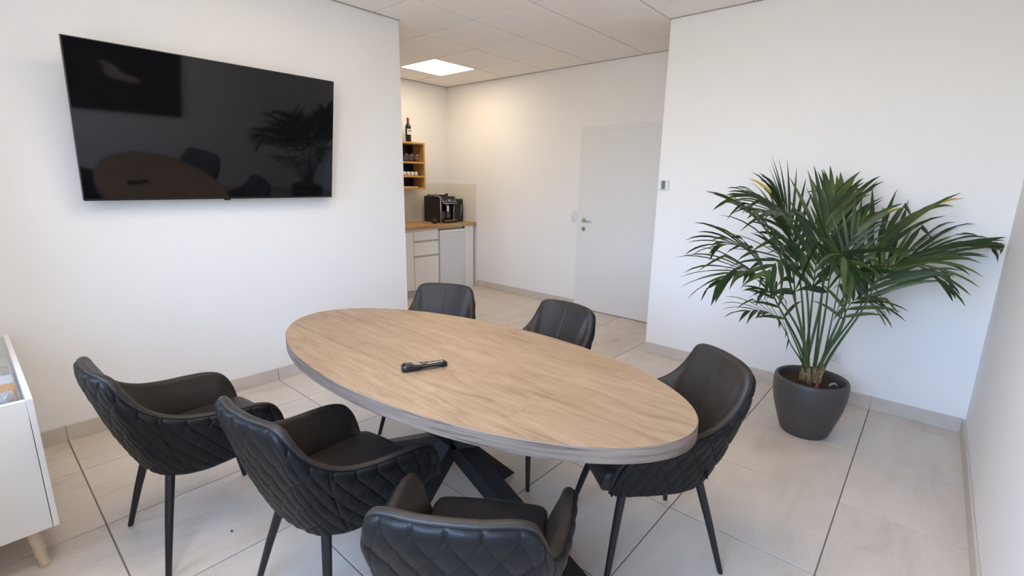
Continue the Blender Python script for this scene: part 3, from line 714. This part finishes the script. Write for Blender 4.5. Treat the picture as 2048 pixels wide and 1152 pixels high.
for fi, (J, M_, T_, LL, roll, npair) in enumerate(FRONDS):
    if fi == 6: npair, LL = 5, .50
    if fi == 14: LL = .26
    if fi == 7: LL = .52
    J, M_, T_ = Vector(J), Vector(M_), Vector(T_)
    ang = math.atan2(J.y - PY, J.x - PX) + rng.uniform(-.5, .5); rb = rng.uniform(.015, .065)
    base = Vector((PX + rb * math.cos(ang), PY + rb * math.sin(ang), .318))
    hz = (J - base).length
    tang = (quad_through(J, M_, T_, .02) - J).normalized()
    pet = [bez(base, base + Vector(((J.x - base.x) * .12, (J.y - base.y) * .12, hz * .38)), J - tang * hz * .25, J, k / 12) for k in range(13)]
    rac = [quad_through(J, M_, T_, k / 10) for k in range(1, 11)]
    pts = pet + rac; small = LL < .3
    rad = [(.0095 if not small else .006) * (1 - .55 * k / 12) for k in range(13)] + [(.0042 if not small else .003) * (1 - .75 * k / 10) for k in range(1, 11)]
    fr = MB().tube([tuple(p) for p in pts], rad, 7).build('frond', 'stem_green', pm, True)
    fr['label'] = 'green palm frond with a long bare stalk'
    # sheath at the foot of the stalk
    MB().tube([tuple(p) for p in pet[:3]], [.0125, .0112, .0098], 8, flat=.85).build('sheath', 'stem_sheath', fr, True)
    for k in range(npair):
        u = .03 + (.94 if fi != 6 else .7) * k / (npair - 1)
        Pk = quad_through(J, M_, T_, u); Tg = (quad_through(J, M_, T_, min(1, u + .03)) - quad_through(J, M_, T_, max(0, u - .03))).normalized()
        up = Vector((-.35, -.30, .89)); side = Tg.cross(up).normalized(); side = (Matrix.Rotation(math.radians(roll), 3, Tg) @ side)
        for sg in (-1, 1):
            open_ = math.radians(62 - 42 * u + rng.uniform(-7, 7)) * OPEN.get(fi, 1.); d0 = (Tg * math.cos(open_) + side * sg * math.sin(open_)).normalized()
            ln = LL * (.62 + .50 * math.sin(PI * min(1, .15 + u * .8)) - .22 * u) * rng.uniform(.88, 1.12)
            wd = .0160 * rng.uniform(.85, 1.2) * (.75 if small else 1); droop = rng.uniform(.35, .75) * (1.0 if abs(d0.z) < .85 else .4)
            kink = rng.random() < .10
            p = Vector(Pk) + Tg * sg * .006; d_ = Vector(d0); cen = []; ns = 7
            for q in range(ns + 1):
                cen.append(p.copy()); fall = droop * (q / ns) ** 1.4 * .42
                if kink and q == 4: fall += .9
                d_ = (d_ + Vector((0, 0, -fall))).normalized(); p = p + d_ * (ln / ns)
                p.x = min(p.x, XP - .02 - .001 * q); p.y = max(p.y, YR + .02 + .001 * q)
            V = []; F = []
            for q in range(ns + 1):
                v = q / ns; tq = (cen[min(q + 1, ns)] - cen[max(q - 1, 0)]); tq = tq.normalized() if tq.length > 1e-6 else d_
                nrm = tq.cross(Tg).normalized() if abs(tq.dot(Tg)) < .985 else side.cross(tq).normalized()
                if nrm.z < 0: nrm = -nrm
                sd_ = tq.cross(nrm).normalized(); ww = wd * (math.sin(PI * min(1, .10 + v ** .8 * .90)) ** .75) * (1 - .25 * v)
                if q == ns: ww = .0004
                if q == 0: ww = .004
                c = cen[q]; V += [c - sd_ * ww + nrm * ww * .30, c, c + sd_ * ww + nrm * ww * .30]
            for q in range(ns):
                for z_ in (0, 1): F.append((3 * q + z_, 3 * q + z_ + 1, 3 * q + z_ + 4, 3 * q + z_ + 3))
            V = [(min(v_[0], XP - .004), max(v_[1], YR + .004), v_[2]) for v_ in V]
            leaves.append((ln * wd, fr, V, F, fi, k, sg))
leaves.sort(key=lambda a: -a[0])
rest = {}
for n_, (sz, fr, V, F, fi, k, sg) in enumerate(leaves):
    if n_ < 298:
        m_ = None
        if (fi, k, sg) in ((6, 3, 1), (14, 5, 1), (1, 6, -1), (3, 5, 1)): m_ = 'leaf_yellow'
        if (fi, k, sg) in ((14, 3, -1),): m_ = 'leaf_brown'
        o = obj('leaflet', V, F, 'palm_leaf', fr, True, mats=['palm_leaf', m_] if m_ else None, midx=[1 if q >= 9 else 0 for q in range(len(F))] if m_ else None)
        if m_: o['label'] = 'leaflet with a yellow patch' if m_ == 'leaf_yellow' else 'leaflet with a brown patch'
    else: rest.setdefault(fr.name, (fr, MB()))[1].add(V, F)
for fr, mb in rest.values():
    o = mb.build('small_leaflets', 'palm_leaf', fr, True); o['kind'] = 'stuff'
# dry fibres and old stubs at the crown
for k in range(9):
    a = rng.uniform(0, 6.28); r0 = rng.uniform(.02, .06); h_ = rng.uniform(.05, .11)
    MB().tube([(PX + r0 * math.cos(a), PY + r0 * math.sin(a), .315), (PX + r0 * 1.15 * math.cos(a), PY + r0 * 1.15 * math.sin(a), .315 + h_)], [.010, .0035], 6, flat=.5).build('old_stub', 'stem_sheath', pm)

# ---------------------------------------------------------------- sideboard with glass top
SX1, SX0, SY0, SY1, SZ0, SZ1 = .084, -.325, 2.40, 3.50, .165, .70
sbd = thing('sideboard', 'white glass-topped display sideboard on pale wooden legs at the left edge', 'sideboard', (-.12, 2.9, 0))
box('end_panel', SX0, SX1 - .020, SY0, SY0 + .018, SZ0, SZ1 - .004, 'sideboard_white', sbd, .0015)
box('end_panel', SX0, SX1 - .020, SY1 - .018, SY1, SZ0, SZ1 - .004, 'sideboard_white', sbd, .0015)
box('front_panel', SX1 - .018, SX1, SY0 - .002, SY0 + .43, SZ0, SZ1, 'sideboard_white', sbd, .0015)
box('front_panel', SX1 - .018, SX1, SY0 + .432, SY1, SZ0, SZ1, 'sideboard_white', sbd, .0015)
box('back_panel', SX0, SX0 + .015, SY0 + .018, SY1 - .018, SZ0, SZ1 - .004, 'sideboard_white', sbd)
box('bottom_panel', SX0 + .015, SX1 - .019, SY0 + .018, SY1 - .018, SZ0, SZ0 + .018, 'sideboard_white', sbd)
box('display_shelf', SX0 + .015, SX1 - .019, SY0 + .018, SY1 - .018, .585, .600, 'sideboard_white', sbd)
box('glass_top', SX0 + .016, SX1 - .022, SY0 + .019, SY1 - .019, SZ1 - .014, SZ1 - .009, 'cabinet_glass', sbd)
for x, y in ((SX1 - .075, SY0 + .06), (SX0 + .075, SY0 + .06), (SX1 - .075, SY1 - .06), (SX0 + .075, SY1 - .06)):
    sx_ = 1 if x > -.1 else -1; sy_ = -1 if y < 2.9 else 1
    smooth_by_angle(MB().tube([(x, y, SZ0), (x + sx_ * .012, y + sy_ * .03, .0)], [.024, .0155], 18).build('leg', 'leg_wood', sbd, True))
ZS = .600
def item(name, label, cat, x0, x1, y0, y1, z0, z1, m_, bev=.002):
    return tag(box(name, x0, x1, y0, y1, z0, z1, m_, None, bev), label, cat)
item('white_carton', 'small white carton under the glass of the sideboard', 'box', -.02, .055, 2.80, 2.90, ZS, ZS + .06, 'white_card')
item('orange_carton', 'small orange carton under the glass of the sideboard', 'box', .010, .052, 2.685, 2.765, ZS, ZS + .062, 'orange_card')
item('purple_carton', 'muted pinkish carton under the glass, furthest from the camera', 'box', -.03, .05, 2.95, 3.08, ZS, ZS + .05, 'cloth_pale')
def crumpled(name, label, cat, cx, cy, cz, rx, ry, rz, m_, seed):
    rg = random.Random(seed); V = []; F = []; a_, b_ = 18, 10
    for i in range(b_ + 1):
        th = PI * i / b_
        for k in range(a_):
            ph = 2 * PI * k / a_; rr = rg.uniform(.82, 1.12); V.append((cx + rx * rr * math.sin(th) * math.cos(ph), cy + ry * rr * math.sin(th) * math.sin(ph), max(cz, cz + rz + rz * rr * -math.cos(th))))
    for i in range(b_):
        for k in range(a_): j = (k + 1) % a_; F.append((i * a_ + k, i * a_ + j, (i + 1) * a_ + j, (i + 1) * a_ + k))
    return tag(obj(name, V, F, m_, None), label, cat)
crumpled('foil_bag', 'crumpled grey foil bag under the glass at the near end of the sideboard', 'bag', -.005, 2.51, ZS, .06, .075, .033, 'grey_foil', 1)
crumpled('cloth_pouch', 'pale cloth pouch beside the crumpled foil bag under the glass', 'pouch', .022, 2.645, ZS, .026, .030, .036, 'cloth_pale', 2)
crumpled('dark_pouch', 'dark pouch under the sideboard glass, nearest the window wall', 'pouch', -.10, 2.60, ZS, .04, .07, .03, 'canvas_dark', 4)

# tiny dark crumb on the floor
tag(MB().lathe([(.001, 0), (.0045, .0015), (.005, .003), (.003, .006), (.0005, .007)], .58, 2.093, 10).build('dark_crumb', 'pebble', None, True), 'tiny dark crumb lying on the floor tiles under the left armchair', 'crumb')

# ---------------------------------------------------------------- kitchenette
KF = 4.92  # front plane of the fronts
ct = thing('worktop', 'oak worktop running along the kitchenette', 'worktop', (3.95, 5.2, .88))
box('board', 3.10, XF - .012, 4.895, YK - .002, .882, .926, 'counter_wood', ct, .002)
box('wall_profile', 3.10, XF - .014, YK - .018, YK - .003, .9262, .946, 'plastic_white', ct, .003)
box('wall_profile', XF - .020, XF - .004, 4.905, YK - .019, .9262, .940, 'plastic_white', ct, .003)
sp_ = thing('splashback', 'beige splashback panel on the wall behind the coffee machine', 'splashback', (4.2, YK, .95))
box('panel', 3.10, XF - .006, YK - .006, YK - .0004, .947, 1.45, 'splash_beige', sp_)
box('panel', XF - .006, XF - .0004, 4.905, YK - .007, .941, 1.45, 'splash_beige', sp_)
cb = thing('base_cabinet', 'white base cabinet at the left end of the kitchenette, beside the drawers', 'cabinet', (3.455, 5.2, 0))
mb = MB(); mb.box(3.158, 3.174, KF + .02, YK - .01, .10, .88).box(3.742, 3.757, KF + .02, YK - .01, .10, .88).box(3.174, 3.742, KF + .02, YK - .01, .10, .116).box(3.174, 3.742, YK - .02, YK - .01, .116, .88)
mb.build('carcass', 'kitchen_white', cb)
box('door', 3.160, 3.755, KF, KF + .018, .105, .858, 'kitchen_white', cb, .0015)
box('grip_rail', 3.158, 3.757, KF + .008, KF + .020, .860, .880, 'kitchen_white', cb)
box('plinth', 3.158, 3.757, KF + .045, KF + .06, .0, .10, 'rail_grey', cb)
cb = thing('drawer_unit', 'white unit of three handleless drawers left of the fridge', 'cabinet', (3.96, 5.2, 0))
mb = MB(); mb.box(3.760, 3.775, KF + .02, YK - .01, .10, .88).box(4.150, 4.166, KF + .02, YK - .01, .10, .88).box(3.775, 4.150, KF + .02, YK - .01, .10, .116).box(3.775, 4.150, YK - .02, YK - .01, .116, .88)
mb.build('carcass', 'kitchen_white', cb)
for z0, z1 in ((.105, .520), (.545, .712), (.738, .858)):
    dw = box('drawer', 3.763, 4.163, KF, KF + .018, z0, z1, 'kitchen_white', cb, .0015)
    box('grip_channel', 3.763, 4.160, KF + .010, KF + .030, z1 + .001, z1 + .022, 'rail_grey' if z1 < .8 else 'kitchen_white', dw)
    if z1 < .8: box('end_cap', 4.155, 4.165, KF + .001, KF + .012, z1 + .002, z1 + .021, 'plastic_grey', dw)
box('plinth', 3.760, 4.166, KF + .045, KF + .06, .0, .10, 'rail_grey', cb)
fg = thing('mini_fridge', 'white under-counter fridge with a pale grey door', 'fridge', (4.40, 5.2, 0))
box('cabinet_body', 4.180, 4.628, KF + .03, YK - .03, .015, .845, 'fridge_white', fg, .003)
dd = box('door', 4.178, 4.630, KF - .022, KF + .028, .03, .848, 'fridge_white', fg, .006)
box('grip_edge', 4.190, 4.620, KF - .028, KF - .018, .815, .842, 'plastic_white', dd, .004)
for k in range(5): box('logo', 4.378 + k * .012, 4.387 + k * .012, KF - .0228, KF - .0216, .735, .7425, 'plastic_grey', dd)
for x in (4.21, 4.60):
    for y in (KF + .06, YK - .07): MB().lathe([(.015, 0), (.015, .016)], x, y, 12).build('foot', 'black_plastic', fg)
o = tag(MB().box(4.170, 4.638, KF + .035, KF + .05, .852, .8815).build('filler_strip', 'rail_grey'), 'grey strip between the worktop and the fridge', 'strip')
o = tag(box('end_panel_board', 4.640, 4.805, KF - .005, KF + .013, .0, .8815, 'kitchen_white', None, .0015), 'white filler panel right of the fridge', 'panel')
o = tag(box('corner_panel', 4.808, XF - .013, KF + .03, KF + .045, .0, .8815, 'plastic_grey', None), 'narrow grey panel where the kitchenette meets the far wall', 'panel')

# coffee machine: fronts face -y
cm = thing('coffee_machine', 'black automatic coffee machine with silver trim on the worktop', 'coffee machine', (4.46, 5.22, .926))
a0, a1, b0, b1, Z0 = 4.335, 4.60, 5.045, 5.42, .9265
mb = MB(); mb.box(a0, a0 + .035, b0 + .02, b1, Z0 + .005, Z0 + .355, .008).box(a1 - .03, a1, b0 + .02, b1, Z0 + .005, Z0 + .355, .008).box(a0 + .03, a1 - .025, b0 + .13, b1, Z0 + .005, Z0 + .355, .006).box(a0 + .03, a1 - .025, b0 + .02, b0 + .14, Z0 + .26, Z0 + .355, .006)
mb.build('housing', 'black_plastic', cm)
# control panel leaning back
V = [(a0 + .02, b0 - .015, Z0 + .262), (a1 - .004, b0 - .015, Z0 + .262), (a1 - .014, b0 + .045, Z0 + .352), (a0 + .03, b0 + .045, Z0 + .352)]
V += [(x, y + .03, z - .01) for x, y, z in V]
cp = obj('control_panel', V, [(0, 1, 2, 3), (7, 6, 5, 4), (0, 4, 5, 1), (1, 5, 6, 2), (2, 6, 7, 3), (3, 7, 4, 0)], 'black_gloss', cm)
def on_panel(u, v): return Vector(V[0]).lerp(Vector(V[1]), u).lerp(Vector(V[3]).lerp(Vector(V[2]), u), v) + Vector((0, -.0015, .0008))
def pq(name, u0, u1, v0, v1, m_): P4 = [on_panel(u0, v0), on_panel(u1, v0), on_panel(u1, v1), on_panel(u0, v1)]; mb = MB().add(P4 + [p + Vector((0, .004, -.002)) for p in P4], [(0, 1, 2, 3), (7, 6, 5, 4), (0, 4, 5, 1), (1, 5, 6, 2), (2, 6, 7, 3), (3, 7, 4, 0)]); mb.build(name, m_, cp)
pq('display', .42, .68, .25, .72, 'display_grey')
for u, v in ((.14, .3), (.14, .65), (.27, .3), (.27, .65), (.78, .3), (.78, .65), (.90, .3), (.90, .65), (.45, .86), (.60, .86)): pq('button', u - .028, u + .028, v - .05, v + .05, 'plastic_grey')
MB().tube([V[3], V[0], V[1], V[2]], .0045, 8).build('chrome_trim', 'chrome', cm, True)
MB().tube([(a0 + .004, b0 + .26, Z0 + .357), (a0 + .002, b0 + .06, Z0 + .357), (a0 + .001, b0 + .022, Z0 + .335), (a0 + .001, b0 + .018, Z0 + .01)], .006, 8).build('chrome_trim', 'chrome', cm, True)
MB().tube([(a1 - .028, b0 + .018, Z0 + .26), (a1 - .028, b0 + .018, Z0 + .04)], .003, 8).build('chrome_trim', 'chrome', cm, True)
box('spout', a0 + .105, a0 + .165, b0 + .02, b0 + .12, Z0 + .15, Z0 + .262, 'black_gloss', cm, .008)
box('spout_front', a0 + .122, a0 + .140, b0 + .014, b0 + .022, Z0 + .150, Z0 + .235, 'chrome', cm, .003)
box('milk_container', a0 + .160, a0 + .215, b0 + .06, b0 + .125, Z0 + .055, Z0 + .22, 'coffee_beans', cm, .01)
box('back_plate', a0 + .04, a0 + .15, b0 + .118, b0 + .132, Z0 + .045, Z0 + .15, 'display_grey', cm, .002)
dt = box('drip_tray', a0 + .012, a1 - .01, b0 - .055, b0 + .125, Z0, Z0 + .035, 'black_plastic', cm, .008)
box('tray_grid', a0 + .03, a1 - .03, b0 - .045, b0 + .11, Z0 + .0345, Z0 + .039, 'steel', dt, .001)
box('bean_lid', a0 + .03, a1 - .06, b0 + .12, b1 - .03, Z0 + .355, Z0 + .374, 'black_gloss', cm, .006)
smooth_by_angle(MB().lathe([(.019, Z0 + .355), (.019, Z0 + .385), (.016, Z0 + .392), (.001, Z0 + .393)], a1 - .10, b0 + .085, 20).build('knob', 'black_plastic', cm))
mk = thing('milk_cooler', 'black box-shaped appliance with a thin curved silver line, right of the coffee machine', 'appliance', (4.73, 5.22, .926))
box('housing', 4.618, 4.800, 5.115, 5.40, Z0, Z0 + .315, 'black_plastic', mk, .012)
box('front_door', 4.630, 4.775, 5.108, 5.118, Z0 + .012, Z0 + .300, 'black_gloss', mk, .004)
MB().tube([(4.745, 5.104, Z0 + .235), (4.748, 5.102, Z0 + .19), (4.742, 5.102, Z0 + .13), (4.738, 5.104, Z0 + .085)], .0032, 8).build('silver_line', 'chrome', mk, True)
# espresso cup on the worktop
def cup(name, lab, cat, x, y, z, r0, r1, h_, m_, upside=False, saucer=False, group=None):
    t = thing(name, lab, cat, (x, y, z), group)
    pr_ = [(r0 * .6, 0), (r0, .004), (r0 * 1.12, h_ * .35), (r1, h_), (r1 - .003, h_), (r0 * 1.02, h_ * .35), (r0 * .7, .006), (.0005, .006)]
    zz = [(a, (h_ - b) if upside else b) for a, b in pr_]; zz = [(a, z + b + (.006 if saucer else 0)) for a, b in zz]
    bd = MB().lathe(zz, x, y, 24, not upside, False).build('bowl', m_, t, True)
    hz = [(x - .0 + 0, y, 0)]
    pts = []
    for k in range(9):
        a = -PI / 2 + PI * k / 8; pts.append((x - (r1 + r0) / 2 - .013 * math.cos(a) + .002, y - .0, z + h_ * .5 + h_ * .28 * math.sin(a) + (.006 if saucer else 0)))
    MB().tube(pts, .0028, 8).build('handle', m_, t, True)
    if saucer: MB().lathe([(.02, z), (.045, z + .004), (.052, z + .009), (.050, z + .010), (.03, z + .006), (.0005, z + .006)], x, y, 28, True, False).build('saucer', m_, t, True)
    return t
cup('espresso_cup', 'dark cup standing in front of the coffee machine', 'cup', 4.215, 5.055, .9262, .028, .040, .062, 'cup_dark')

# open wall shelf
sh = thing('open_shelf', 'open oak wall shelf with three compartments above the worktop', 'shelf', (3.93, YK, 1.36))
q0, q1, SZa, SZb, D0 = 3.63, 4.245, 1.372, 1.975, 5.262
box('side_board', q0, q0 + .022, D0, YK - .001, SZa, SZb, 'shelf_wood', sh, .001); box('side_board', q1 - .022, q1, D0, YK - .001, SZa, SZb, 'shelf_wood', sh, .001)
for z in (SZa, 1.527, 1.706, SZb - .022): box('shelf_board', q0 + .022, q1 - .022, D0, YK - .008, z, z + .022, 'shelf_wood', sh, .001)
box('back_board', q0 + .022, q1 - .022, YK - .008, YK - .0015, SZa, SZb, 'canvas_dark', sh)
def wine_glass(x, y, z, lab):
    t = thing('wine_glass', lab, 'glass', (x, y, z), 'upturned wine glasses on the wall shelf')
    hh = .212
    pr_ = [(.029, 0), (.034, .028), (.038, .055), (.036, .078), (.026, .098), (.012, .110), (.0045, .118), (.0036, .150), (.0036, .196), (.008, .204), (.032, .2095), (.0325, .2115), (.0005, .2118)]
    inn = [(.0275, 0), (.0325, .028), (.0365, .055), (.0345, .077), (.0245, .096), (.010, .107), (.0004, .110)]
    prof = [(a, z + b) for a, b in reversed(inn)] + [(a, z + b) for a, b in pr_]
    MB().lathe(prof[:7] + prof[7:13], x, y, 28, True, False).build('bowl', 'wine_glass', t, True)
    MB().lathe([(a, z + b) for a, b in pr_[12 - 6:12]] , x, y, 20, True, True)
    MB().lathe([(.0325, z + .2118), (.0325, z + .2128), (.003, z + .2136)], x, y, 24, True, True).build('foot', 'wine_glass', t, True)
    return t
for x, y, lab in ((4.150, 5.31, 'upturned wine glass at the right end of the shelf'), (4.062, 5.31, 'upturned wine glass second from the right end of the shelf'), (3.975, 5.31, 'upturned wine glass third from the right, beside the wall edge'),
                  (4.105, 5.42, 'upturned wine glass in the rear row, right'), (4.018, 5.42, 'upturned wine glass in the rear row, left')):
    wine_glass(x, y, 1.7282, lab)
for k, x in enumerate((4.128, 4.065, 4.002, 3.939)):
    cup('espresso_cup', ['white espresso cup turned over at the right end of the shelf row', 'white espresso cup turned over, second from the right on the shelf', 'white espresso cup turned over, third from the right on the shelf', 'white espresso cup turned over, leftmost seen on the shelf'][k], 'cup', x, 5.315, 1.5492, .020, .029, .052, 'cup_white', upside=True, group='espresso cups on the shelf')
tag(box('wooden_tray', 3.80, 4.14, 5.29, 5.45, 1.3945, 1.410, 'leg_wood', None, .003), 'flat reddish brown tray lying in the lowest shelf compartment', 'tray')
wb = thing('wine_bottle', 'dark wine bottle with red capsule and pale label on the wall shelf', 'bottle', (4.055, 5.36, SZb))
bz = SZb + .0005
pr_ = [(.030, 0), (.037, .004), (.0375, .02), (.0375, .185), (.036, .200), (.028, .218), (.018, .232), (.0145, .245), (.014, .262)]
MB().lathe([(a, bz + b) for a, b in pr_], 4.055, 5.36, 32).build('glass_body', 'bottle_glass', wb, True)
MB().lathe([(.0148, bz + .238), (.0145, bz + .248), (.0145, bz + .296), (.0155, bz + .297), (.0155, bz + .304), (.0005, bz + .305)], 4.055, 5.36, 24).build('red_capsule', 'capsule_red', wb, True)
def band(z0, z1, rr, a0, a1, m_, nm, parent, n=18):
    V = []; F = []
    for i in range(n + 1):
        a = a0 + (a1 - a0) * i / n
        V += [(4.055 + rr * math.cos(a), 5.36 + rr * math.sin(a), z0), (4.055 + rr * math.cos(a), 5.36 + rr * math.sin(a), z1)]
    for i in range(n): F.append((2 * i, 2 * i + 2, 2 * i + 3, 2 * i + 1))
    return obj(nm, V, F, m_, parent, True)
lb = band(bz + .095, bz + .165, .0379, -PI * .82, -PI * .02, 'label_paper', 'label', wb)
band(bz + .133, bz + .149, .0382, -PI * .70, -PI * .06, 'label_ink', 'label_print', lb)
band(bz + .118, bz + .121, .0382, -PI * .66, -PI * .10, 'label_ink', 'label_print', lb)
